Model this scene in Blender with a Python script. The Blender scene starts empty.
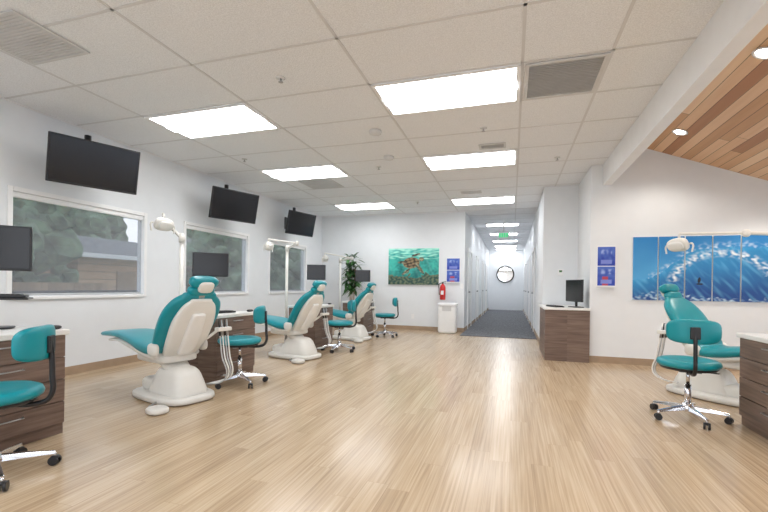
import bpy, bmesh, math, random
from mathutils import Vector, Matrix, Euler
random.seed(4)
S=bpy.context.scene
COL=S.collection
CZ=3.02      # ceiling height
# ------------------------------------------------------------------ materials
def _new(name):
    m=bpy.data.materials.new(name); m.use_nodes=True
    nt=m.node_tree; b=nt.nodes['Principled BSDF']
    return m,nt,b
def mat(name,c,rough=.5,metal=0,var=.05,scale=6,bump=0,bscale=200,emit=None,es=0,coat=0):
    m,nt,b=_new(name)
    tc=nt.nodes.new('ShaderNodeTexCoord')
    n=nt.nodes.new('ShaderNodeTexNoise'); n.inputs['Scale'].default_value=scale
    nt.links.new(tc.outputs['Object'],n.inputs['Vector'])
    r=nt.nodes.new('ShaderNodeValToRGB')
    r.color_ramp.elements[0].color=[min(1,v*(1-var)) for v in c]+[1]
    r.color_ramp.elements[1].color=[min(1,v*(1+var)) for v in c]+[1]
    r.color_ramp.elements[0].position=.3; r.color_ramp.elements[1].position=.7
    nt.links.new(n.outputs['Fac'],r.inputs['Fac'])
    nt.links.new(r.outputs['Color'],b.inputs['Base Color'])
    b.inputs['Roughness'].default_value=rough; b.inputs['Metallic'].default_value=metal
    if coat: b.inputs['Coat Weight'].default_value=coat
    if emit:
        b.inputs['Emission Color'].default_value=list(emit)+[1]; b.inputs['Emission Strength'].default_value=es
    if bump:
        n2=nt.nodes.new('ShaderNodeTexNoise'); n2.inputs['Scale'].default_value=bscale
        nt.links.new(tc.outputs['Object'],n2.inputs['Vector'])
        bp=nt.nodes.new('ShaderNodeBump'); bp.inputs['Strength'].default_value=bump; bp.inputs['Distance'].default_value=.01
        nt.links.new(n2.outputs['Fac'],bp.inputs['Height']); nt.links.new(bp.outputs['Normal'],b.inputs['Normal'])
    return m
def math_node(nt,op,a,bv=None):
    n=nt.nodes.new('ShaderNodeMath'); n.operation=op
    for i,v in enumerate((a,bv)):
        if v is None: continue
        if isinstance(v,(int,float)): n.inputs[i].default_value=v
        else: nt.links.new(v,n.inputs[i])
    return n.outputs[0]
def planks(name,stops,width,length,rough,streak=(45,1.6,45),axis='X',along='Y',gap=.02,gapdark=.75,mixs=.5,offs=0):
    """boards running along `along`, laid side by side across `axis`"""
    m,nt,b=_new(name)
    tc=nt.nodes.new('ShaderNodeTexCoord'); sp=nt.nodes.new('ShaderNodeSeparateXYZ')
    nt.links.new(tc.outputs['Object'],sp.inputs[0])
    u=math_node(nt,'DIVIDE',sp.outputs[axis],width)
    iu=math_node(nt,'FLOOR',u)
    wn=nt.nodes.new('ShaderNodeTexWhiteNoise'); wn.noise_dimensions='1D'; nt.links.new(iu,wn.inputs['W'])
    v=math_node(nt,'ADD',math_node(nt,'DIVIDE',sp.outputs[along],length),wn.outputs['Value'])
    iv=math_node(nt,'FLOOR',v)
    cb=nt.nodes.new('ShaderNodeCombineXYZ'); nt.links.new(iu,cb.inputs[0]); nt.links.new(iv,cb.inputs[1])
    w2=nt.nodes.new('ShaderNodeTexWhiteNoise'); w2.noise_dimensions='2D'; nt.links.new(cb.outputs[0],w2.inputs['Vector'])
    mp=nt.nodes.new('ShaderNodeMapping'); mp.inputs['Scale'].default_value=streak
    nt.links.new(tc.outputs['Object'],mp.inputs['Vector'])
    ad=nt.nodes.new('ShaderNodeVectorMath'); ad.operation='ADD'
    sc=nt.nodes.new('ShaderNodeVectorMath'); sc.operation='SCALE'; sc.inputs['Scale'].default_value=13
    nt.links.new(w2.outputs['Color'],sc.inputs[0]); nt.links.new(mp.outputs[0],ad.inputs[0]); nt.links.new(sc.outputs[0],ad.inputs[1])
    ns=nt.nodes.new('ShaderNodeTexNoise'); ns.inputs['Scale'].default_value=1; ns.inputs['Detail'].default_value=4
    nt.links.new(ad.outputs[0],ns.inputs['Vector'])
    f=math_node(nt,'ADD',math_node(nt,'MULTIPLY',w2.outputs['Value'],1-mixs),math_node(nt,'MULTIPLY',ns.outputs['Fac'],mixs))
    r=nt.nodes.new('ShaderNodeValToRGB')
    while len(r.color_ramp.elements)<len(stops): r.color_ramp.elements.new(.5)
    for e,(p,c) in zip(r.color_ramp.elements,stops): e.position=p; e.color=list(c)+[1]
    nt.links.new(f,r.inputs['Fac'])
    fu=math_node(nt,'FRACT',u); g=math_node(nt,'LESS_THAN',fu,gap)
    fv=math_node(nt,'FRACT',v); g2=math_node(nt,'LESS_THAN',fv,gap*width/length)
    gg=math_node(nt,'MAXIMUM',g,g2)
    mx=nt.nodes.new('ShaderNodeMix'); mx.data_type='RGBA'; mx.blend_type='MULTIPLY'
    nt.links.new(gg,mx.inputs['Factor']); nt.links.new(r.outputs['Color'],mx.inputs['A']); mx.inputs['B'].default_value=(gapdark,gapdark*.95,gapdark*.9,1)
    nt.links.new(mx.outputs['Result'],b.inputs['Base Color'])
    b.inputs['Roughness'].default_value=rough
    return m
M={}
M['wall']=mat('painted_wall',(.79,.812,.835),.75,var=.012,bump=.08,bscale=150)
M['white']=mat('white_paint',(.86,.86,.87),.5,var=.02)
M['trimw']=mat('vinyl_white',(.88,.88,.88),.35,var=.02)
M['base']=mat('baseboard_tan',(.38,.27,.18),.5,var=.1)
M['tile']=mat('ceiling_tile',(.86,.875,.90),.9,var=.10,scale=110,bump=.5,bscale=90)
M['grid']=mat('ceiling_tbar',(.70,.70,.71),.5,var=.02)
M['vent']=mat('vent_grey',(.45,.45,.45),.5,var=.05)
M['ventw']=mat('vent_white',(.66,.66,.66),.5,var=.05)
M['floor']=planks('floor_strand_planks',[(.28,(.36,.255,.16)),(.48,(.49,.365,.235)),(.70,(.60,.47,.325))],.13,1.5,.21,streak=(80,1.5,50),gap=.02,gapdark=.80,mixs=.85)
M['woodc']=planks('cedar_planks',[(.15,(.44,.21,.10)),(.5,(.69,.41,.22)),(.85,(.86,.62,.41))],.115,3.6,.5,streak=(20,1.0,20),gap=.06,gapdark=.35,mixs=.30)
M['cab']=planks('laminate_walnut',[(.3,(.10,.065,.05)),(.5,(.165,.108,.082)),(.75,(.235,.165,.13))],3.,9.,.45,streak=(2.5,2.5,45),gap=0,mixs=.9)
M['carpet']=mat('hall_carpet',(.14,.145,.16),.95,var=.45,scale=25,bump=.4)
M['teal']=mat('teal_vinyl',(.0,.26,.31),.33,var=.05)
M['beige']=mat('beige_plastic',(.77,.755,.71),.35,var=.02)
M['cream']=mat('cream_laminate',(.82,.81,.78),.3,var=.03)
M['black']=mat('black_plastic',(.012,.012,.014),.35,var=.2)
M['screen']=mat('black_screen',(.008,.008,.010),.18,var=.1)
M['chrome']=mat('chrome',(.72,.72,.74),.15,1,var=.02)
M['steel']=mat('brushed_steel',(.45,.45,.46),.35,1,var=.05)
M['red']=mat('red_enamel',(.6,.01,.01),.3,var=.05)
M['green']=mat('exit_green',(.02,.5,.15),.4,emit=(.05,.8,.3),es=.8)
M['leaf']=mat('leaf_green',(.045,.14,.035),.45,var=.5,scale=9)
M['soil']=mat('pot_ceramic',(.25,.22,.2),.6,var=.1)
M['glow']=mat('troffer_lens',(.9,.9,.9),.5,emit=(.97,.985,1.0),es=12.0)
M['can']=mat('can_lens',(.9,.9,.9),.5,emit=(1.0,.93,.82),es=25)
M['mirror']=mat('mirror_glass',(.9,.9,.9),.03,1,var=.0)
M['fence']=planks('fence_boards',[(.2,(.30,.19,.11)),(.8,(.50,.33,.21))],.14,5.,.8,streak=(5,20,2),axis='Y',along='Z',gap=.06,gapdark=.3)
M['tan']=planks('tan_siding',[(.2,(.52,.31,.17)),(.8,(.68,.44,.27))],.25,8.,.8,streak=(5,2,5),axis='Z',along='Y',gap=.1,gapdark=.45)
M['grass']=mat('grass',(.13,.20,.08),.95,var=.4)
M['paving']=mat('paving',(.62,.60,.57),.9,var=.1)  # pale ground tone, chosen to bounce daylight indoors
M['roof']=mat('grey_roof',(.17,.165,.16),.9,var=.15)
M['tree']=mat('tree_foliage',(.12,.18,.10),.9,var=.75,scale=3)
# pictures: colour attribute painted from maths
mp_,nt,b=_new('printed_art'); at=nt.nodes.new('ShaderNodeAttribute'); at.attribute_name='Col'
nt.links.new(at.outputs['Color'],b.inputs['Base Color']); b.inputs['Roughness'].default_value=.45; M['art']=mp_
# roller shade: woven screen, half see-through
ms,nt,b=_new('solar_shade_fabric'); out=nt.nodes['Material Output']
b.inputs['Base Color'].default_value=(.30,.315,.34,1); b.inputs['Roughness'].default_value=.9
tr=nt.nodes.new('ShaderNodeBsdfTransparent'); mx=nt.nodes.new('ShaderNodeMixShader')
wv=nt.nodes.new('ShaderNodeTexNoise'); wv.inputs['Scale'].default_value=300
rr=nt.nodes.new('ShaderNodeMapRange'); rr.inputs['To Min'].default_value=.38; rr.inputs['To Max'].default_value=.46
nt.links.new(wv.outputs['Fac'],rr.inputs['Value']); nt.links.new(rr.outputs[0],mx.inputs[0])
nt.links.new(tr.outputs[0],mx.inputs[1]); nt.links.new(b.outputs[0],mx.inputs[2]); nt.links.new(mx.outputs[0],out.inputs[0]); M['shade']=ms
# ------------------------------------------------------------------ geometry helpers
def link(o,parent=None):
    COL.objects.link(o)
    if parent is not None: o.parent=parent
    return o
def empty(name,loc=(0,0,0),rz=0):
    e=bpy.data.objects.new(name,None); e.location=loc; e.rotation_euler=(0,0,math.radians(rz)); e.empty_display_size=.1
    return link(e)
def from_bm(name,bm,m,parent=None,smooth=False):
    me=bpy.data.meshes.new(name); bmesh.ops.recalc_face_normals(bm,faces=bm.faces[:]); bm.to_mesh(me); bm.free()
    if smooth:
        for p in me.polygons: p.use_smooth=True
    o=bpy.data.objects.new(name,me); me.materials.append(M[m] if isinstance(m,str) else m)
    return link(o,parent)
def boxes(name,lst,m,parent=None,bevel=0):
    """lst of (x0,x1,y0,y1,z0,z1)"""
    bm=bmesh.new()
    for x0,x1,y0,y1,z0,z1 in lst:
        g=bmesh.ops.create_cube(bm,size=1)
        for v in g['verts']: v.co=Vector(((x0+x1)/2+v.co.x*(x1-x0),(y0+y1)/2+v.co.y*(y1-y0),(z0+z1)/2+v.co.z*(z1-z0)))
    o=from_bm(name,bm,m,parent)
    if bevel:
        md=o.modifiers.new('bevel','BEVEL'); md.width=bevel; md.segments=3; md.limit_method='ANGLE'
    return o
def box(name,size,c,m,parent=None,bevel=.004,rot=(0,0,0)):
    sx,sy,sz=[s/2 for s in size]
    o=boxes(name,[(-sx,sx,-sy,sy,-sz,sz)],m,parent,bevel); o.location=c; o.rotation_euler=[math.radians(a) for a in rot]
    return o
def cyl(name,p0,p1,r,m,parent=None,r2=None,n=20):
    p0=Vector(p0); p1=Vector(p1); d=p1-p0
    bm=bmesh.new(); bmesh.ops.create_cone(bm,cap_ends=True,segments=n,radius1=r,radius2=r if r2 is None else r2,depth=d.length)
    q=d.to_track_quat('Z','Y').to_matrix().to_4x4(); bmesh.ops.transform(bm,matrix=Matrix.Translation((p0+p1)/2)@q,verts=bm.verts[:])
    o=from_bm(name,bm,m,parent)
    for p in o.data.polygons: p.use_smooth=len(p.vertices)<=4
    return o
def lathe(name,prof,m,parent=None,c=(0,0,0),n=32):
    bm=bmesh.new(); rings=[]
    for r,z in prof:
        rings.append([bm.verts.new((c[0]+r*math.cos(2*math.pi*i/n),c[1]+r*math.sin(2*math.pi*i/n),c[2]+z)) for i in range(n)])
    for a,b_ in zip(rings,rings[1:]):
        for i in range(n): bm.faces.new((a[i],a[(i+1)%n],b_[(i+1)%n],b_[i]))
    bm.faces.new(rings[0]); bm.faces.new(rings[-1])
    return from_bm(name,bm,m,parent,True)
def sup(name,c,abc,m,parent=None,e1=.4,e2=.4,bend=0,rot=(0,0,0),nu=28,nv=16,taper=0):
    sg=lambda v,e: math.copysign(abs(v)**e,v)
    bm=bmesh.new(); a,b_,cc=abc; rows=[]
    for j in range(nv+1):
        ph=-math.pi/2+math.pi*j/nv; ph=max(-1.5,min(1.5,ph))
        row=[]
        for i in range(nu):
            th=2*math.pi*i/nu
            z=cc*sg(math.sin(ph),e1); k=sg(math.cos(ph),e1); tp=1+taper*z/cc
            y=b_*k*sg(math.sin(th),e2)*tp; x=a*k*sg(math.cos(th),e2)*tp-bend*y*y
            row.append(bm.verts.new((x,y,z)))
        rows.append(row)
    for A,B in zip(rows,rows[1:]):
        for i in range(nu): bm.faces.new((A[i],A[(i+1)%nu],B[(i+1)%nu],B[i]))
    bm.faces.new(rows[0]); bm.faces.new(rows[-1])
    o=from_bm(name,bm,m,parent,True); o.location=c; o.rotation_euler=[math.radians(v) for v in rot]
    return o
def tube(name,pts,r,m,parent=None,smooth=True):
    cu=bpy.data.curves.new(name,'CURVE'); cu.dimensions='3D'; cu.bevel_depth=r; cu.bevel_resolution=3; cu.use_fill_caps=True
    if smooth:
        s=cu.splines.new('BEZIER'); s.bezier_points.add(len(pts)-1)
        for p,q in zip(s.bezier_points,pts): p.co=q; p.handle_left_type=p.handle_right_type='AUTO'
    else:
        s=cu.splines.new('POLY'); s.points.add(len(pts)-1)
        for p,q in zip(s.points,pts): p.co=(*q,1)
    cu.materials.append(M[m]); o=bpy.data.objects.new(name,cu)
    return link(o,parent)
def loft(name,st,m,parent=None,n=24,pw=.45,sub=5):
    """stations (x,z,halfwidth_y,halfthick) swept in the xz plane"""
    P=[Vector(s) for s in st]; Q=[]
    for i in range(len(P)-1):
        p0=P[max(i-1,0)];p1=P[i];p2=P[i+1];p3=P[min(i+2,len(P)-1)]
        for k in range(sub):
            t=k/sub
            Q.append(.5*((2*p1)+(p2-p0)*t+(2*p0-5*p1+4*p2-p3)*t*t+(3*p1-p0-3*p2+p3)*t**3))
    Q.append(P[-1])
    def tan(i):
        a=Q[max(i-1,0)];b_=Q[min(i+1,len(Q)-1)]; v=Vector((b_[0]-a[0],0,b_[1]-a[1])); return v.normalized()
    rings=[]
    for i,q in enumerate(Q): rings.append((Vector((q[0],0,q[1])),tan(i),q[2],q[3]))
    def ends(r,sgn):
        c,t,a,b_=r
        return [(c+t*sgn*b_*.45,t,a-b_*.15,b_*.85),(c+t*sgn*b_*.8,t,a-b_*.5,b_*.5)]
    e0=ends(rings[0],-1); e1=ends(rings[-1],1)
    rings=[e0[1],e0[0]]+rings+e1
    bm=bmesh.new(); R=[]
    sg=lambda v,e: math.copysign(abs(v)**e,v)
    for c,t,a,b_ in rings:
        nrm=Vector((-t.z,0,t.x))
        R.append([bm.verts.new(c+Vector((0,1,0))*a*sg(math.cos(2*math.pi*i/n),pw)+nrm*b_*sg(math.sin(2*math.pi*i/n),.7)) for i in range(n)])
    for A,B in zip(R,R[1:]):
        for i in range(n): bm.faces.new((A[i],A[(i+1)%n],B[(i+1)%n],B[i]))
    bm.faces.new(R[0]); bm.faces.new(R[-1])
    return from_bm(name,bm,m,parent,True)
def painted(name,x0,x1,z0,z1,y,fn,nx,nz,parent=None,uv=None):
    """printed sheet facing -Y, colour from fn(u,v) stored as colour attribute"""
    me=bpy.data.meshes.new(name); vs=[];cs=[]
    u0,u1=uv or (0,1)
    for j in range(nz+1):
        for i in range(nx+1):
            vs.append((x0+(x1-x0)*i/nx,y,z0+(z1-z0)*j/nz)); cs.append(fn(u0+(u1-u0)*i/nx,j/nz))
    fs=[(j*(nx+1)+i,j*(nx+1)+i+1,(j+1)*(nx+1)+i+1,(j+1)*(nx+1)+i) for j in range(nz) for i in range(nx)]
    me.from_pydata(vs,[],fs); ca=me.color_attributes.new('Col','FLOAT_COLOR','POINT')
    for k,c in enumerate(cs): ca.data[k].color=(*[max(0,min(1,t)) for t in c],1)
    me.materials.append(M['art']); return link(bpy.data.objects.new(name,me),parent)
# ------------------------------------------------------------------ room shell
LX=-5.08; BY=10.4; HL=-1.14; HR=.55; HE=21.4; AY=8.2; RX=1.14; RY=6.95; BX=1.30; SY=-3.0; RW=4.5
boxes('floor',[(LX-.15,RW+.15,SY-.15,HE+.15,-.12,0)],'floor')
boxes('hall_carpet',[(HL,HR,9.6,HE,.0005,.012)],'carpet')
WIN=[(2.95,4.64),(5.38,7.07),(7.81,9.50)]; WZ0,WZ1=.94,2.11
l=[(LX-.15,LX,SY,BY+.15,0,WZ0),(LX-.15,LX,SY,BY+.15,WZ1,CZ)]
ys=[SY]+[v for w in WIN for v in w]+[BY+.15]
for i in range(0,len(ys),2): l.append((LX-.15,LX,ys[i],ys[i+1],WZ0,WZ1))
boxes('wall_left',l,'wall')
boxes('wall_back',[(LX,HL,BY,BY+.15,0,CZ)],'wall')
boxes('wall_hall_left',[(HL-.15,HL,BY+.15,HE,0,CZ)],'wall')
boxes('wall_hall_right',[(HR,HR+.15,AY,HE,0,CZ)],'wall')
boxes('wall_hall_end',[(HL-.15,HR+.15,HE,HE+.15,0,CZ)],'wall')
boxes('wall_alcove',[(HR+.15,RX,AY,AY+.15,0,CZ)],'wall')
boxes('wall_partition',[(RX,RX+.15,RY+.15,AY+.15,0,CZ)],'wall')
boxes('wall_right_back',[(RX,RW,RY,RY+.15,0,3.75)],'wall')
# right and rear walls out of view; window openings added to let daylight in
boxes('wall_right',[(RW,RW+.15,SY,RY+.15,0,.7),(RW,RW+.15,SY,RY+.15,2.0,3.75),(RW,RW+.15,SY,-2.5,.7,2.0),(RW,RW+.15,5.5,RY+.15,.7,2.0)],'wall')
boxes('wall_rear',[(LX,RW,SY-.15,SY,0,.35),(LX,RW,SY-.15,SY,2.75,3.75),(LX,-4.6,SY-.15,SY,.35,2.75),(-.6,.4,SY-.15,SY,.35,2.75),(4.1,RW,SY-.15,SY,.35,2.75)],'wall')
boxes('ceiling',[(LX-.15,BX,SY-.15,HE+.15,CZ,CZ+.1)],'tile')
boxes('trim_soffit_beam',[(BX,BX+.12,SY,RY,2.70,3.75)],'white',bevel=.004)
# cedar vaulted ceiling
bm=bmesh.new(); sl=.39; zA=3.44; zB=zA-sl*(RW-BX)
for z in (0,.1):
    for (x,y) in ((BX+.12,SY),(RW,SY),(RW,RY),(BX+.12,RY)): bm.verts.new((x,y,(zA-sl*(x-BX))+z))
bm.verts.ensure_lookup_table(); v=bm.verts
for f in ((0,1,2,3),(4,5,6,7),(0,1,5,4),(1,2,6,5),(2,3,7,6),(3,0,4,7)): bm.faces.new([v[i] for i in f])
from_bm('ceiling_cedar',bm,'woodc')
# baseboards
bh=.10
boxes('baseboard_left',[(LX,LX+.014,SY,BY,0,bh)],'base')
boxes('baseboard_back',[(LX+.014,HL,BY-.014,BY,0,bh)],'base')
boxes('baseboard_hall_left',[(HL,HL+.014,BY,HE,.012,bh)],'base')
boxes('baseboard_hall_right',[(HR-.014,HR,AY,HE,.012,bh)],'base')
boxes('baseboard_alcove',[(HR,RX,AY-.014,AY,0,bh)],'base')
boxes('baseboard_right',[(RX,RW,RY-.014,RY,0,bh)],'base')
# ceiling grid T-bars
GX0=.06; GW=1.37; GY0=3.63; GD=.74
l=[]
for x in [GX0-GW*k for k in range(0,4)]+[GX0+.68]: l.append((x-.012,x+.012,SY,BY if x<HL or x>.1 else HE,CZ-.004,CZ))
k=-9
while GY0+GD*k<HE:
    y=GY0+GD*k; k+=1
    if y<SY: continue
    x0=LX if y<BY else HL; x1=BX if y<AY else HR
    l.append((x0,x1,y-.012,y+.012,CZ-.004,CZ))
boxes('trim_ceiling_grid',l,'grid')
# wall angle
boxes('trim_ceiling_edge',[(LX,LX+.02,SY,BY,CZ-.012,CZ),(LX,HL,BY-.02,BY,CZ-.012,CZ)],'white')
# ------------------------------------------------------------------ windows
for i,(a,b_) in enumerate(WIN):
    e=empty('window_%d'%(i+1),(LX,(a+b_)/2,(WZ0+WZ1)/2)); w=(b_-a)/2; h=(WZ1-WZ0)/2; t=.03
    boxes('frame',[(-.10,.012,-w-.02,-w+t,-h-.02,h+.02),(-.10,.012,w-t,w+.02,-h-.02,h+.02),(-.10,.012,-w+t,w-t,h-t,h+.02),(-.10,.03,-w+t,w-t,-h-.02,-h+t*.6)],'trimw',e,.004)
    boxes('roller_shade',[(-.045,-.043,-w+t,w-t,-h+.03,h-t-.05)],'shade',e)
    boxes('shade_cassette',[(-.07,-.01,-w+t,w-t,h-t-.06,h-t)],'trimw',e,.01)
    boxes('shade_hem_bar',[(-.052,-.036,-w+t,w-t,-h+.02,-h+.045)],'vent',e,.004)
e=empty('window_4',(RW,1.5,1.35))  # unseen window, added to bring daylight to the right side
boxes('frame',[(-.01,.1,-4.02,-3.95,-.67,.67),(-.01,.1,3.95,4.02,-.67,.67),(-.01,.1,-3.95,3.95,.6,.67),(-.01,.1,-3.95,3.95,-.67,-.6)]+[(.0,.08,y-.03,y+.03,-.6,.6) for y in (-1.3,1.3)],'trimw',e)
for k,(xa,xb) in enumerate(((-4.6,-.6),(.4,4.1))):  # unseen rear glazing, added so daylight reaches the ceiling
    e=empty('window_%d'%(5+k),((xa+xb)/2,SY,1.55)); w=(xb-xa)/2
    boxes('frame',[(-w,-w+.06,-.12,.01,-1.2,1.2),(w-.06,w,-.12,.01,-1.2,1.2),(-w,w,-.12,.01,1.14,1.2),(-w,w,-.12,.01,-1.2,-1.14),(-w/3-.03,-w/3+.03,-.1,0,-1.14,1.14),(w/3-.03,w/3+.03,-.1,0,-1.14,1.14)],'trimw',e)
# ------------------------------------------------------------------ outside
boxes('exterior_ground',[(-60,LX-.3,-15,60,-.5,-.3)],'grass')
boxes('exterior_paving',[(LX-.3,30,-40,SY-.2,-.3,-.1),(RW+.2,30,SY-.2,40,-.3,-.1)],'paving')  # unseen pale ground added to bounce daylight up to the ceiling
e=empty('garden_railing',(-7.4,0,-.3))
boxes('rails',[(-.02,.02,-2,24,1.22,1.27),(-.02,.02,-2,24,.2,.25)],'black',e); boxes('pickets',[(-.01,.01,-2+.14*i,-1.98+.14*i,.0,1.25) for i in range(186)],'black',e)
def house(loc,w,d,hw,hr,m):
    e=empty('neighbour_house',loc); boxes('house_walls',[(-d,d,-w,w,0,hw)],m,e)
    boxes('fascia',[(d+.38,d+.42,-w-.4,w+.4,hw-.2,hw-.06)],'cream',e)
    boxes('garage_door',[(d,d+.05,-w*.45,w*.45,0,hw*.75)],'fence',e)
    bm=bmesh.new(); q=[bm.verts.new(c) for c in ((d+.4,-w-.4,hw-.1),(d+.4,w+.4,hw-.1),(-d-.4,w+.4,hw-.1),(-d-.4,-w-.4,hw-.1),(0,-w+1,hr),(0,w-1,hr))]
    for f in ((0,1,5,4),(2,3,4,5),(0,4,3),(1,2,5),(0,3,2,1)): bm.faces.new([q[i] for i in f])
    from_bm('house_roof',bm,'roof',e)
house((-15,11.8,-.3),2.4,2,2.4,3.1,'tan'); house((-18,22,-.3),4,3,2.6,4.0,'tan')
boxes('garden_fence',[(-10.1,-10.0,-6,8.0,-.3,1.1)],'fence')
def tree(loc,s):
    e=empty('garden_tree',loc); cyl('trunk',(0,0,0),(0,0,s*1.2),.08*s,'base',e)
    bm=bmesh.new()
    for k in range(70):
        g=bmesh.ops.create_icosphere(bm,subdivisions=2,radius=s*random.uniform(.14,.34))
        a=random.uniform(0,6.28); r=random.uniform(.2,.95)*s; hz=random.uniform(-.9,.9)
        off=Vector((r*math.cos(a)*math.sqrt(1-hz*hz*.8),r*math.sin(a)*math.sqrt(1-hz*hz*.8),s*1.35+hz*s*.95))
        for v in g['verts']: v.co=v.co*(1+random.uniform(-.25,.25))+off
    from_bm('foliage',bm,'tree',e)
for p,s in (((-12,4.6,-.3),1.55),((-13,7.6,-.3),1.5),((-19,8,-.3),2.2),((-21,13.5,-.3),2.3),((-12,14.5,-.3),1.5),((-14,17.5,-.3),1.8),((-24,18,-.3),2.4),((-26,27,-.3),2.6),((-13,22,-.3),1.6),((-17,28,-.3),2.2)): tree(p,s)
# ------------------------------------------------------------------ ceiling fixtures
def troffer(x0,y0,w=GW,d=GD):
    e=empty('ceiling_light_panel',(x0+w/2,y0+d/2,CZ-.004)); a=w/2-.013; b_=d/2-.013; t=.035
    boxes('frame',[(-a,a,-b_,-b_+t,-.014,0),(-a,a,b_-t,b_,-.014,0),(-a,-a+t,-b_+t,b_-t,-.014,0),(a-t,a,-b_+t,b_-t,-.014,0)],'white',e,.003)
    bm=bmesh.new(); ps=[(-b_+t,-.006),(-.10,-.012),(-.06,-.026),(.06,-.026),(.10,-.012),(b_-t,-.006)]
    A=[bm.verts.new((-a+t,y,z)) for y,z in ps]; B=[bm.verts.new((a-t,y,z)) for y,z in ps]
    for i in range(len(ps)-1): bm.faces.new((A[i],A[i+1],B[i+1],B[i]))
    bm.faces.new(A); bm.faces.new(B[::-1])
    bmesh.ops.recalc_face_normals(bm,faces=bm.faces[:])
    o=from_bm('lens',bm,'glow',e)
    boxes('lens_ribs',[(-a+t,a-t,y-.005,y+.005,-.032,-.022) for y in (-.062,.062)],'ventw',e)
for r in (0,3,7):
    for cx in (GX0-GW,GX0-3*GW): troffer(cx,GY0+GD*r)
for cx in (GX0-GW,GX0-3*GW):
    for r in (-5,-8): troffer(cx,GY0+GD*r)  # rows behind the camera, added as fill light
for r in (12,15,18,21,23): troffer(-.80,GY0+GD*r,1.0,.6)  # last row added to brighten the hall end wall
def vent(x0,x1,y0,y1,m,name='ceiling_air_vent'):
    e=empty(name,((x0+x1)/2,(y0+y1)/2,CZ-.004)); a=(x1-x0)/2; b_=(y1-y0)/2; t=.03
    boxes('frame',[(-a,a,-b_,-b_+t,-.012,0),(-a,a,b_-t,b_,-.012,0),(-a,-a+t,-b_+t,b_-t,-.012,0),(a-t,a,-b_+t,b_-t,-.012,0)],'ventw',e,.002)
    boxes('back_plate',[(-a+t,a-t,-b_+t,b_-t,-.003,0)],m,e)
    n=int((y1-y0-2*t)/.03); boxes('louvres',[(-a+t,a-t,-b_+t+.03*i+.005,-b_+t+.03*i+.017,-.010,-.004) for i in range(n)],m,e)
vent(.085,.725,3.66,4.34,'vent'); vent(-4.0,-3.35,1.95,2.5,'ventw'); vent(-3.75,-3.1,6.62,7.28,'ventw'); vent(-.45,-.10,5.55,5.75,'vent')
vent(-1.0,-.6,8.2,8.4,'ventw')
for (x,y) in ((-1.62,4.75),(-1.75,5.75)):
    e=empty('smoke_detector',(x,y,CZ)); lathe('housing',[(.075,-.0),(.08,-.016),(.068,-.04),(.03,-.05)],'ventw',e)
for (x,y) in ((-2.05,3.3),(-2.05,6.2),(-.35,5.0),(-3.9,5.3),(.6,6.4),(-2.05,9.0)):
    e=empty('fire_sprinkler',(x,y,CZ)); lathe('escutcheon',[(.04,0),(.042,-.006),(.02,-.012)],'ventw',e); cyl('nozzle',(0,0,-.012),(0,0,-.04),.008,'steel',e,n=10); cyl('deflector',(0,0,-.04),(0,0,-.043),.022,'steel',e,n=16)
CANS=((2.03,6.14),(2.03,4.29),(3.35,4.29),(3.35,2.4),(2.03,2.4),(3.35,6.14),(3.35,.4),(2.03,.4))  # first two are in view; the others are added for more light
for (x,y) in CANS:
    z=zA-sl*(x-BX); e=empty('recessed_light',(x,y,z-.002)); e.rotation_euler=(0,math.atan(sl),0)
    lathe('trim_ring',[(.085,-.001),(.09,-.008),(.07,-.012),(.065,-.004)],'white',e); lathe('lens',[(.064,-.003),(.06,-.007),(.02,-.008)],'can',e)
# exit sign
e=empty('exit_sign',(-.25,12.2,CZ)); boxes('stem',[(-.02,.02,-.02,.02,-.30,0)],'white',e); boxes('housing',[(-.15,.15,-.03,.03,-.50,-.30)],'white',e,.01); boxes('letters',[(-.12+.065*i,-.08+.065*i,-.034,-.03,-.46,-.34) for i in range(4)],'green',e)
# ------------------------------------------------------------------ hall doors / mirror
k=1
for y in (11.6,14.2,16.9,19.2):
    for sx,X in ((1,HL),(-1,HR)):
        e=empty('door_%d'%k,(X,y,0)); k+=1
        f=lambda a,b_: (min(a*sx,b_*sx),max(a*sx,b_*sx))
        boxes('leaf',[(*f(.001,.012),-.42,.42,.02,2.08)],'ventw' if k%3==0 else 'trimw',e)
        boxes('casing',[(*f(.001,.03),-.50,-.42,.012,2.16),(*f(.001,.03),.42,.50,.012,2.16),(*f(.001,.03),-.42,.42,2.08,2.16)],'trimw',e)
        cyl('knob',(sx*.012,-.36,1.0),(sx*.07,-.36,1.0),.025,'steel',e)
e=empty('wall_mirror',(-.33,HE,1.80))
def ring(name,R,r,m,parent,y):
    bm=bmesh.new(); n=40;k2=10; g=[]
    for i in range(n):
        a=2*math.pi*i/n; g.append([bm.verts.new(((R+r*math.cos(2*math.pi*j/k2))*math.cos(a),y+r*math.sin(2*math.pi*j/k2),(R+r*math.cos(2*math.pi*j/k2))*math.sin(a))) for j in range(k2)])
    for i in range(n):
        for j in range(k2): bm.faces.new((g[i][j],g[(i+1)%n][j],g[(i+1)%n][(j+1)%k2],g[i][(j+1)%k2]))
    return from_bm(name,bm,m,parent,True)
ring('frame',.40,.03,'black',e,-.03); cyl('glass',(0,-.001,0),(0,-.02,0),.39,'mirror',e,n=40)
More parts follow.
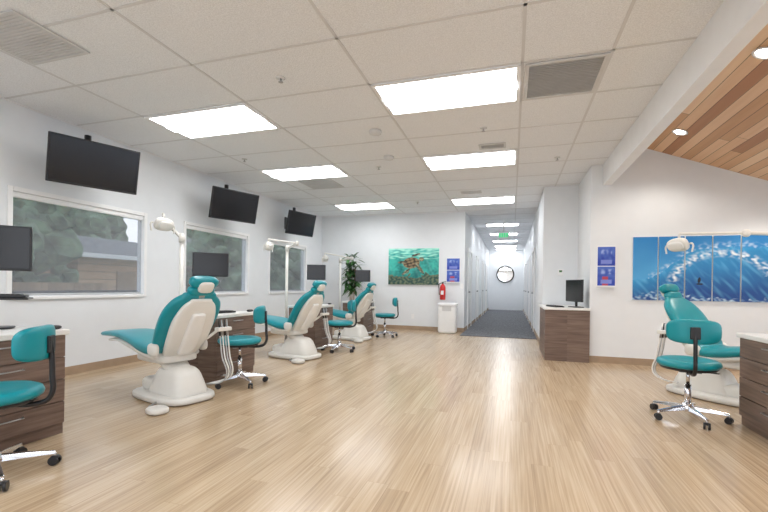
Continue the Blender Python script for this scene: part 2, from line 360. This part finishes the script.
# ------------------------------------------------------------------ televisions
def television(x,y,z,rz,w=.88,h=.52):
    e=empty('television',(x,y,z),rz)
    box('panel',(w,.045,h),(0,0,0),'black',e,.008,rot=(13,0,0))
    box('glass',(w-.03,.004,h-.04),(0,-.0235*math.cos(.23),.005-.0235*math.sin(.23)),'screen',e,.001,rot=(13,0,0))
    box('mount_plate',(.25,.05,.2),(0,.045,.01),'black',e)
    a=math.radians(rz); L=lambda wx,wy,wz:( (wx-x)*math.cos(a)+(wy-y)*math.sin(a), -(wx-x)*math.sin(a)+(wy-y)*math.cos(a), wz-z)
    W=LX+.005
    tube('swing_arm',[(0,.06,.0),L(-4.84,y+.10,z+.02),L(-4.84,y+.10,z+.02),L(W+.02,y+.14,z+.05)],.02,'black',e,False)
    cyl('arm_post',L(-4.84,y+.10,z-.06),L(-4.84,y+.10,z+.40),.035,'black',e)
    o=box('wall_plate',(.02,.14,.28),L(W+.012,y+.14,z+.05),'black',e,.004,rot=(0,0,-rz))
television(-4.58,3.50,2.46,67); television(-4.58,5.98,2.47,70); television(-4.60,8.34,2.51,74,w=.84)
# ------------------------------------------------------------------ casework
def cabinet(x,y,rz,w=.72,d=.5,h=.77,n=4):
    e=empty('dental_cabinet',(x,y,0),rz)
    boxes('carcass',[(-d/2,d/2-.02,-w/2,w/2,.0,h-.04)],'cab',e,.002)
    dh=(h-.04-.08)/n
    boxes('drawer_fronts',[(d/2-.02,d/2,-w/2+.004,w/2-.004,.08+dh*i+.003,.08+dh*(i+1)-.003) for i in range(n)],'cab',e,.002)
    for i in range(n):
        z=.08+dh*(i+.72)
        tube('handle_%d'%(i+1),[(d/2,-.08,z),(d/2+.025,-.075,z),(d/2+.025,.075,z),(d/2,.08,z)],.005,'steel',e,False)
    boxes('countertop',[(-d/2-.01,d/2+.02,-w/2-.015,w/2+.015,h-.04,h)],'cream',e,.008)
    return e
def monitor(x,y,z0,rz,zc=1.36,w=.44,h=.30):
    e=empty('computer_monitor',(x,y,z0),rz); c=zc-z0
    box('panel',(w,.035,h),(0,0,c),'black',e,.006); box('glass',(w-.025,.003,h-.03),(0,-.0185,c+.003),'screen',e,.001)
    box('neck',(.04,.025,c-.02),(0,.035,(c-.02)/2+.01),'steel' if c>.5 else 'black',e,.004); sup('foot',(0,.03,.008),(.12,.09,.008),'black',e)
    return e
def keyboard(x,y,z,rz):
    e=empty('computer_keyboard',(x,y,z),rz); box('case',(.42,.14,.018),(0,0,.012),'black',e,.004)
    boxes('keys',[(-.2+.0275*i,-.177+.0275*i,-.06+.025*j,-.040+.025*j,.021,.027) for i in range(14) for j in range(5)],'black',e)
MON=[None,(-3.61,4.26,42,.42,.30),(-3.46,6.87,20,.34,.28),(-3.40,9.18,15,.36,.28)]
for i,ye in enumerate((2.2,4.55,6.95,9.30)):
    cabinet(-3.40,ye-.36,0)
    if i==0:
        m_=monitor(-3.58,1.98,.77,50,h=.33); box('keyboard_tray',(.46,.2,.012),(0,-.10,.224),'black',m_); keyboard(-3.58+.077,1.98-.064,1.0,50)
    else:
        x,y,rz,w,h=MON[i]; monitor(x,y,.77,rz,w=w,h=h); keyboard(-3.36,ye-.46,.77,75)
    e=empty('computer_mouse',(-3.19,ye-.06,.77)); sup('shell',(0,0,.016),(.03,.05,.016),'black',e,.8,.8)
cabinet(1.84+.25,3.75,180,w=.9)
e=empty('glove_box',(2.1,3.95,.77)); box('carton',(.12,.24,.1),(0,0,.05),'trimw',e); box('opening',(.05,.12,.002),(0,0,.101),'teal',e,0)
# reception style counter in the alcove
e=empty('workstation_counter',(.82,7.45,0))
boxes('body',[(-.32,.315,-.58,.70,.0,.79)],'cab',e,.003); boxes('worktop',[(-.34,.315,-.60,.72,.79,.825)],'cream',e,.006)
monitor(.95,7.15,.825,-70,zc=1.09,w=.50,h=.35); keyboard(.66,7.12,.825,-75)
# ------------------------------------------------------------------ stool
def stool(x,y,rz,seat=.49,name='dental_stool'):
    e=empty(name,(x,y,0),rz)
    lathe('base_hub',[(.05,.07),(.055,.09),(.04,.13),(.028,.14)],'chrome',e)
    for k in range(5):
        a=2*math.pi*k/5+.3; c,s=math.cos(a),math.sin(a)
        bm=bmesh.new(); q=[]
        for r,wd,z0,z1 in ((.03,.024,.075,.118),(.16,.02,.072,.105),(.29,.014,.064,.084)):
            q.append([bm.verts.new((r*c-s*wy,r*s+c*wy,z)) for wy,z in ((-wd,z0),(wd,z0),(wd*.7,z1),(-wd*.7,z1))])
        for A,B in zip(q,q[1:]):
            for i in range(4): bm.faces.new((A[i],A[(i+1)%4],B[(i+1)%4],B[i]))
        bm.faces.new(q[0]); bm.faces.new(q[-1])
        o=from_bm('base_leg_%d'%(k+1),bm,'chrome',e); md=o.modifiers.new('b','BEVEL'); md.width=.005; md.segments=2
        px,py=.285*c,.285*s; ca=a+1.1; cx,cy=math.cos(ca),math.sin(ca)
        cyl('caster_stem_%d'%(k+1),(px,py,.045),(px,py,.075),.008,'chrome',e,n=10)
        for sd in (-1,1):
            cyl('caster_wheel_%d%s'%(k+1,'ab'[sd>0]),(px+cx*.008*sd,py+cy*.008*sd,.027),(px+cx*.024*sd,py+cy*.024*sd,.027),.027,'black',e,n=18)
        sup('caster_hood_%d'%(k+1),(px,py,.045),(.022,.022,.012),'black',e,.7,.8,nu=14,nv=8)
    cyl('gas_lift',(0,0,.13),(0,0,.30),.026,'chrome',e); cyl('piston',(0,0,.30),(0,0,seat-.07),.014,'chrome',e)
    box('seat_plate',(.2,.16,.02),(0,0,seat-.075),'black',e)
    tube('height_lever',[(0,0,seat-.08),(0,.16,seat-.085),(-.02,.22,seat-.09)],.006,'black',e)
    lathe('seat_pan',[(.12,-.068),(.20,-.064),(.215,-.045),(.21,-.04)],'black',e,(0,0,seat))
    lathe('seat_cushion',[(.06,-.045),(.21,-.044),(.230,-.03),(.235,-.012),(.226,.010),(.20,.022),(.12,.024),(.05,.018)],'teal',e,(0,0,seat))
    tube('back_bracket',[(.08,0,seat-.078),(.22,0,seat-.078),(.275,0,seat-.05),(.288,0,seat+.10),(.275,0,seat+.30)],.015,'black',e)
    box('back_clamp',(.03,.07,.10),(.275,0,seat+.27),'black',e,.006)
    sup('back_cushion',(.245,0,seat+.28),(.034,.19,.10),'teal',e,.55,.55,bend=1.6)
stool(-2.84,1.58,34,.48); stool(-2.92,3.93,25,.50); stool(-2.82,6.50,35); stool(-2.70,8.75,20); stool(1.48,4.22,-100,.50)
# ------------------------------------------------------------------ dental chair
def dchair(x,y,rz):
    e=empty('dental_chair',(x,y,0),rz)
    sup('floor_plate',(.02,0,.035),(.42,.27,.035),'beige',e,.35,.6)
    sup('base_housing',(.10,0,.17),(.25,.165,.15),'beige',e,.45,.5,taper=-.25)
    sup('pump_cover',(-.20,0,.11),(.17,.14,.07),'beige',e,.5,.6)
    tube('base_seam',[(.30,-.12,.12),(.34,0,.12),(.30,.12,.12)],.004,'vent',e)
    loft('lift_arm',[(.16,.22,.12,.06),(.05,.31,.12,.055),(-.06,.40,.13,.05)],'beige',e)
    sup('seat_frame',(-.10,0,.395),(.26,.20,.045),'beige',e,.4,.4)
    loft('seat_shell',[(-.96,.50,.16,.018),(-.7,.515,.19,.024),(-.35,.475,.23,.032),(-.1,.435,.245,.04),(.06,.425,.24,.04)],'beige',e)
    loft('seat_cushion',[(-1.06,.56,.19,.028),(-.72,.575,.21,.038),(-.40,.545,.24,.045),(-.16,.500,.265,.055),(.02,.485,.265,.055),(.10,.53,.255,.05)],'teal',e)
    loft('back_cushion',[(.10,.55,.26,.055),(.19,.68,.285,.055),(.30,.84,.29,.053),(.38,.95,.25,.045),(.425,1.01,.17,.038)],'teal',e)
    loft('back_shell',[(.10,.44,.16,.05),(.22,.57,.20,.052),(.335,.76,.21,.045),(.42,.90,.17,.03),(.455,.96,.11,.02)],'beige',e)
    loft('back_spine',[(.20,.47,.08,.04),(.31,.63,.085,.035),(.415,.82,.07,.025)],'cream',e)
    box('headrest_post',(.012,.06,.2),(.455,0,1.00),'steel',e,.003,rot=(0,28,0))
    sup('headrest_pad_lower',(.445,0,1.055),(.045,.13,.045),'teal',e,.6,.6,rot=(0,25,0))
    sup('headrest_pad_upper',(.49,0,1.135),(.052,.14,.052),'teal',e,.6,.6,rot=(0,30,0))
    sup('headrest_shell',(.522,0,1.085),(.024,.075,.055),'beige',e,.6,.6,rot=(0,28,0))
    for sd in (-1,1):
        sup('pivot_cover_%s'%'lr'[sd>0],(.10,sd*.25,.50),(.075,.035,.06),'beige',e,.7,.9)
    sup('foot_control',(.42,-.38,.03),(.09,.08,.03),'beige',e,.6,.7)
    tube('foot_control_hose',[(.33,-.36,.025),(.25,-.36,.02),(.2,-.28,.03),(.15,-.2,.05)],.009,'steel',e)
    for k in range(4):
        yy=.27+.03*k
        tube('handpiece_hose_%d'%(k+1),[(.36,yy,.62),(.40,yy,.40),(.46-.01*k,yy+.01,.22),(.38,yy,.14+.01*k),(.26,.2+.01*k,.12)],.007,'cream' if k%2 else 'vent',e)
        cyl('handpiece_%d'%(k+1),(.36,yy,.60),(.34,yy,.76),.011,'steel' if k%2 else 'black',e,r2=.006)
    box('instrument_holder',(.07,.16,.04),(.35,.315,.665),'beige',e,.01)
    tube('holder_arm',[(.35,.25,.66),(.26,.20,.58),(.2,.15,.54)],.014,'beige',e)
for p in ((-3.20,3.26,-15),(-3.24,5.70,-12),(-3.23,8.04,-10)): dchair(*p)
dchair(2.06,5.14,132)
# ------------------------------------------------------------------ operatory lamps
def lamp(base,zt,elbow,head,facing):
    e=empty('dental_lamp',(base[0],base[1],0))
    L=lambda p:(p[0]-base[0],p[1]-base[1],p[2])
    lathe('floor_flange',[(.10,0),(.10,.015),(.04,.03),(.03,.05)],'beige',e)
    cyl('post',(0,0,.02),(0,0,zt),.024,'beige',e); lathe('post_collar',[(.034,-.05),(.036,0),(.03,.05),(.015,.06)],'beige',e,(0,0,zt))
    tube('arm_lower',[(0,0,zt),L(elbow)],.019,'beige',e,False)
    sup('elbow_joint',L(elbow),(.035,.035,.04),'beige',e,.8,.8)
    tube('arm_upper',[L(elbow),L((head[0],head[1],head[2]+.12))],.015,'beige',e,False)
    tube('yoke',[L((head[0],head[1],head[2]+.12)),L((head[0],head[1],head[2]+.06))],.013,'beige',e,False)
    h=L(head); f=math.degrees(math.atan2(facing[1],facing[0]))
    sup('lamp_head',h,(.045,.115,.075),'beige',e,.7,.6,bend=-1.5,rot=(0,25,f))
    o=sup('reflector',(h[0]+.03*math.cos(math.radians(f)),h[1]+.03*math.sin(math.radians(f)),h[2]-.015),(.025,.09,.052),'cream',e,.7,.6,bend=-1.5,rot=(0,25,f))
    a=math.radians(f+90)
    for sd in (-1,1):
        p=Vector(h)+Vector((math.cos(a),math.sin(a),0))*sd*.12
        tube('handle_%s'%'lr'[sd>0],[tuple(p),tuple(p+Vector((math.cos(a),math.sin(a),0))*sd*.03),tuple(p+Vector((math.cos(a)*sd*.03,math.sin(a)*sd*.03,-.09)))],.009,'beige',e)
lamp((-3.80,3.98),1.66,(-3.92,3.86,1.84),(-3.80,3.70,1.79),(1,-.05))
lamp((-3.80,6.40),1.76,(-3.55,6.30,1.84),(-4.0,6.12,1.78),(1,.1))
lamp((-3.80,8.75),1.70,(-3.45,8.60,1.74),(-3.98,8.3,1.72),(1,.1))
lamp((2.92,5.10),1.68,(2.30,5.15,1.72),(1.74,5.25,1.62),(-1,-.6))
# ------------------------------------------------------------------ wall art
def lerp(a,b_,t): t=max(0,min(1,t)); return tuple(x+(y-x)*t for x,y in zip(a,b_))
from mathutils import noise as N
def wave(u,v):
    """breaking wave running across the panels: sky, pitching lip with spray, blue face, surfer"""
    n=N.noise(Vector((u*7,v*5,1))); n2=N.noise(Vector((u*34+v*10,v*26-u*8,3))); n3=N.noise(Vector((u*16,v*12,8)))
    c=lerp((.10,.42,.74),(.02,.22,.56),v*1.1-.1+.15*n)       # sky
    crest=.30+.52/(1+math.exp(-(u-.30)*13))+.03*n3
    if v<crest:                                                  # wave face
        t=(crest-v)/crest
        c=lerp((.03,.30,.62),(.004,.06,.26),t*1.15+.2*n)
        st=N.noise(Vector(((u+.45*v)*26,(v-.35*u)*5,4)))
        c=lerp(c,(.16,.52,.80),max(0,st)*.9*(1-.5*t))
    # spindrift blown off the crest
    if v>=crest: c=lerp(c,(.80,.90,.96),max(0,1-(v-crest)/.10)*(.15+1.2*n2+.5*n3)*(u>.12))
    # pitching lip: broad arc from mid left over the top to the right
    r=math.hypot((u-.66)/.36,(v-.22)/.52); ang=math.atan2((v-.22)/.52,(u-.66)/.36)
    if abs(r-1)<.15 and .35<ang<3.0: c=lerp(c,(.90,.95,.98),(1-abs(r-1)/.15)*(.40+1.5*n2+.5*n3))
    fo=.05+.10*math.exp(-((u-.25)/.2)**2)+.05*n3
    if v<fo: c=lerp(c,(.60,.78,.90),.15+1.3*n2)
    if ((u-.50-.06*(v-.3))/.011)**2+((v-.32)/.045)**2<1 or ((u-.505)/.026)**2+((v-.262)/.012)**2<1: c=(.01,.01,.02)
    return c
for k in range(5):
    x0=1.71+.333*k; e=empty('wave_art_panel',(0,0,0)); z0,z1=.97,1.90
    boxes('canvas',[(x0,x0+.318,RY-.03,RY-.001,z0,z1)],'wall',e)
    painted('print',x0,x0+.318,z0,z1,RY-.0305,wave,60,130,e,(k*.2,k*.2+.19))
def turtle(u,v):
    n=N.noise(Vector((u*6,v*6,5))); n2=N.noise(Vector((u*22,v*18,9))); n3=N.noise(Vector((u*9-v*3,v*26,2)))
    c=lerp((.0,.15,.15),(.05,.50,.42),v*.7+.25+.7*n+.4*n2)
    # rippled surface light
    if v>.70: c=lerp(c,(.40,.85,.72),(v-.64)*2+1.6*n3)
    # sun shafts
    sh=N.noise(Vector(((u+.3*v)*14,0,7))); c=lerp(c,(.30,.75,.65),max(0,sh)*.6*v)
    # shell (tilted ellipse) with dark scutes
    a=.35; x=(u-.46); y=(v-.60); xr=x*math.cos(a)+y*math.sin(a); yr=-x*math.sin(a)+y*math.cos(a)
    d=(xr/.17)**2+(yr/.15)**2
    if d<1:
        sc=abs(math.sin(xr*38))*abs(math.sin(yr*40)); c=lerp((.05,.035,.02),(.30,.21,.11),sc*1.2+n2); 
        if d>.85: c=(.26,.22,.14)
    # head, flippers
    for cx,cy,aa,bb,ro in ((.66,.70,.05,.06,0),(.62,.46,.035,.19,.5),(.36,.36,.03,.13,-.7),(.28,.62,.09,.035,.1),(.55,.82,.09,.03,.4)):
        X=(u-cx)*math.cos(ro)+(v-cy)*math.sin(ro); Y=-(u-cx)*math.sin(ro)+(v-cy)*math.cos(ro)
        if (X/aa)**2+(Y/bb)**2<1: c=lerp((.05,.06,.04),(.34,.31,.20),.45+1.6*n2)
    # reef along the bottom
    if v<.22+.18*n+.08*n2: c=lerp((.02,.07,.06),(.16,.20,.12),.4+1.5*n2)
    return c
e=empty('turtle_canvas_print',(0,0,0)); boxes('canvas',[(-3.12,-1.78,BY-.035,BY-.001,1.17,2.11)],'white',e); painted('print',-3.12,-1.78,1.17,2.11,BY-.0355,turtle,140,100,e)
def broch(k):
    def fn(u,v):
        n=N.noise(Vector((u*5+k*7,v*5,k)))
        c=lerp((.02,.05,.40),(.08,.16,.55),v+.6*n)
        if .2<u<.8 and .6<v<.85: c=lerp(c,(.55,.65,.9),.1+.9*n)
        if k%2 and .25<u<.6 and v<.5: c=(.45,.05,.08)
        if .2<u<.8 and .12<v<.3: c=(.20,.25,.65)
        return c
    return fn
def rack(x0,x1,zs,y):
    e=empty('brochure_poster',(0,0,0))
    boxes('backing',[(x0-.008,x1+.008,y-.015,y-.001,zs[0]-.01,zs[-1]+.01)],'trimw',e,.003)
    for i in range(len(zs)-1):
        painted('sheet_%d'%(i+1),x0,x1,zs[i]+.006,zs[i+1]-.006,y-.0165,broch(i+1),24,24,e)
    boxes('pocket_lip',[(x0,x1,y-.05,y-.017,zs[0]-.02,zs[0]-.0)],'trimw',e)
rack(1.24,1.48,(1.17,1.47,1.77),RY)
rack(-1.58,-1.26,(1.25,1.55,1.85),BY)
e=empty('thermostat',(.85,AY,1.42)); box('body',(.1,.025,.12),(0,-.0125,0),'trimw',e,.006); box('display',(.05,.002,.035),(0,-.026,.02),'leaf',e,0)
e=empty('light_switch',(-1.2,BY,1.15)); box('plate',(.07,.008,.12),(0,-.004,0),'trimw',e,.003); box('rocker',(.03,.006,.06),(0,-.011,0),'white',e,.002)
for (x,y) in ((2.55,RY),(-2.45,BY)):
    e=empty('wall_outlet',(x,y,.35)); box('plate',(.075,.008,.12),(0,-.004,0),'trimw',e,.003); boxes('sockets',[(-.017,.017,-.010,-.008,z-.015,z+.015) for z in (-.025,.025)],'white',e)
# fire extinguisher
e=empty('fire_extinguisher',(-1.66,BY-.13,.80))
lathe('bottle',[(.05,0),(.07,.01),(.072,.30),(.06,.35),(.03,.385),(.022,.40)],'red',e); cyl('valve',(0,0,.40),(0,0,.44),.018,'black',e)
box('lever',(.12,.02,.012),(.03,0,.45),'black',e,.003,rot=(0,-12,0)); box('carry_handle',(.10,.02,.01),(.03,0,.42),'black',e,.003)
tube('hose',[(0,-.02,.42),(-.08,-.02,.40),(-.09,-.01,.25),(-.085,0,.12)],.01,'black',e); box('bracket',(.05,.05,.2),(0,.095,.2),'steel',e); box('label',(.07,.002,.1),(0,-.0725,.18),'trimw',e,0)
# trash bin
e=empty('trash_can',(-1.50,10.08,0)); sup('bin_body',(0,0,.33),(.22,.17,.33),'trimw',e,.15,.25); sup('bin_lid',(0,0,.69),(.23,.18,.045),'white',e,.4,.3); box('push_flap',(.22,.01,.12),(0,-.168,.60),'ventw',e,.004)
# potted plant
e=empty('potted_plant',(-3.98,9.92,0))
lathe('pot',[(.13,0),(.15,.02),(.19,.34),(.20,.36),(.175,.36),(.165,.30)],'soil',e)
for k in range(3): tube('stem_%d'%(k+1),[(.03*k-.03,.02*k-.02,.3),(.05*(k-1),.04,.8),(.09*(k-1),.0,1.55)],.014,'base',e)
bm=bmesh.new()
for k in range(230):
    a=random.uniform(0,2*math.pi); z=random.uniform(1.0,1.9); el=random.uniform(-.5,.9); L=random.uniform(.18,.36); w=random.uniform(.03,.05)
    o=Vector((random.uniform(-.15,.15),random.uniform(-.1,.1),z)); d=Vector((math.cos(a),math.sin(a),el)).normalized(); s=d.cross(Vector((0,0,1))).normalized()
    pr=None
    for t,ww in ((0,.15),(.3,.9),(.6,1),(.85,.5),(1,.03)):
        p=o+d*L*t+Vector((0,0,-.35*L*t*t)); q=(bm.verts.new(p-s*w*ww),bm.verts.new(p+s*w*ww))
        if pr: bm.faces.new((pr[0],pr[1],q[1],q[0]))
        pr=q
from_bm('leaves',bm,'leaf',e,True)
# ------------------------------------------------------------------ light & camera
w=bpy.data.worlds.new('World'); S.world=w; w.use_nodes=True; nt=w.node_tree; bg=nt.nodes['Background']
tc=nt.nodes.new('ShaderNodeTexCoord'); sp=nt.nodes.new('ShaderNodeSeparateXYZ'); rp=nt.nodes.new('ShaderNodeValToRGB')
nt.links.new(tc.outputs['Generated'],sp.inputs[0]); nt.links.new(sp.outputs['Z'],rp.inputs['Fac'])
rp.color_ramp.elements[0].color=(.90,.94,1,1); rp.color_ramp.elements[1].color=(.55,.72,1,1)
nt.links.new(rp.outputs[0],bg.inputs[0]); bg.inputs[1].default_value=2.6
def spot(x,y,z,p):
    ld=bpy.data.lights.new('can_light','SPOT'); ld.energy=p; ld.spot_size=2.3; ld.spot_blend=.6; ld.shadow_soft_size=.06; ld.color=(1,.93,.84)
    o=bpy.data.objects.new('can_light',ld); o.location=(x,y,z); link(o)
for (x,y) in CANS: spot(x,y,zA-sl*(x-BX)-.04,45)
cam=bpy.data.cameras.new('Camera'); co=bpy.data.objects.new('Camera',cam); link(co)
cam.sensor_width=36; cam.lens=410/768*36; cam.shift_y=30.2/768; cam.clip_start=.05; cam.clip_end=200
R=Matrix.Rotation(math.radians(17.34),4,'Z')@Matrix.Rotation(math.radians(90),4,'X')@Matrix.Rotation(math.radians(0.8),4,'Z')
co.matrix_world=Matrix.Translation((0,0,1.12))@R
S.camera=co
try: S.view_settings.view_transform='Standard'
except Exception as ex: print(ex)
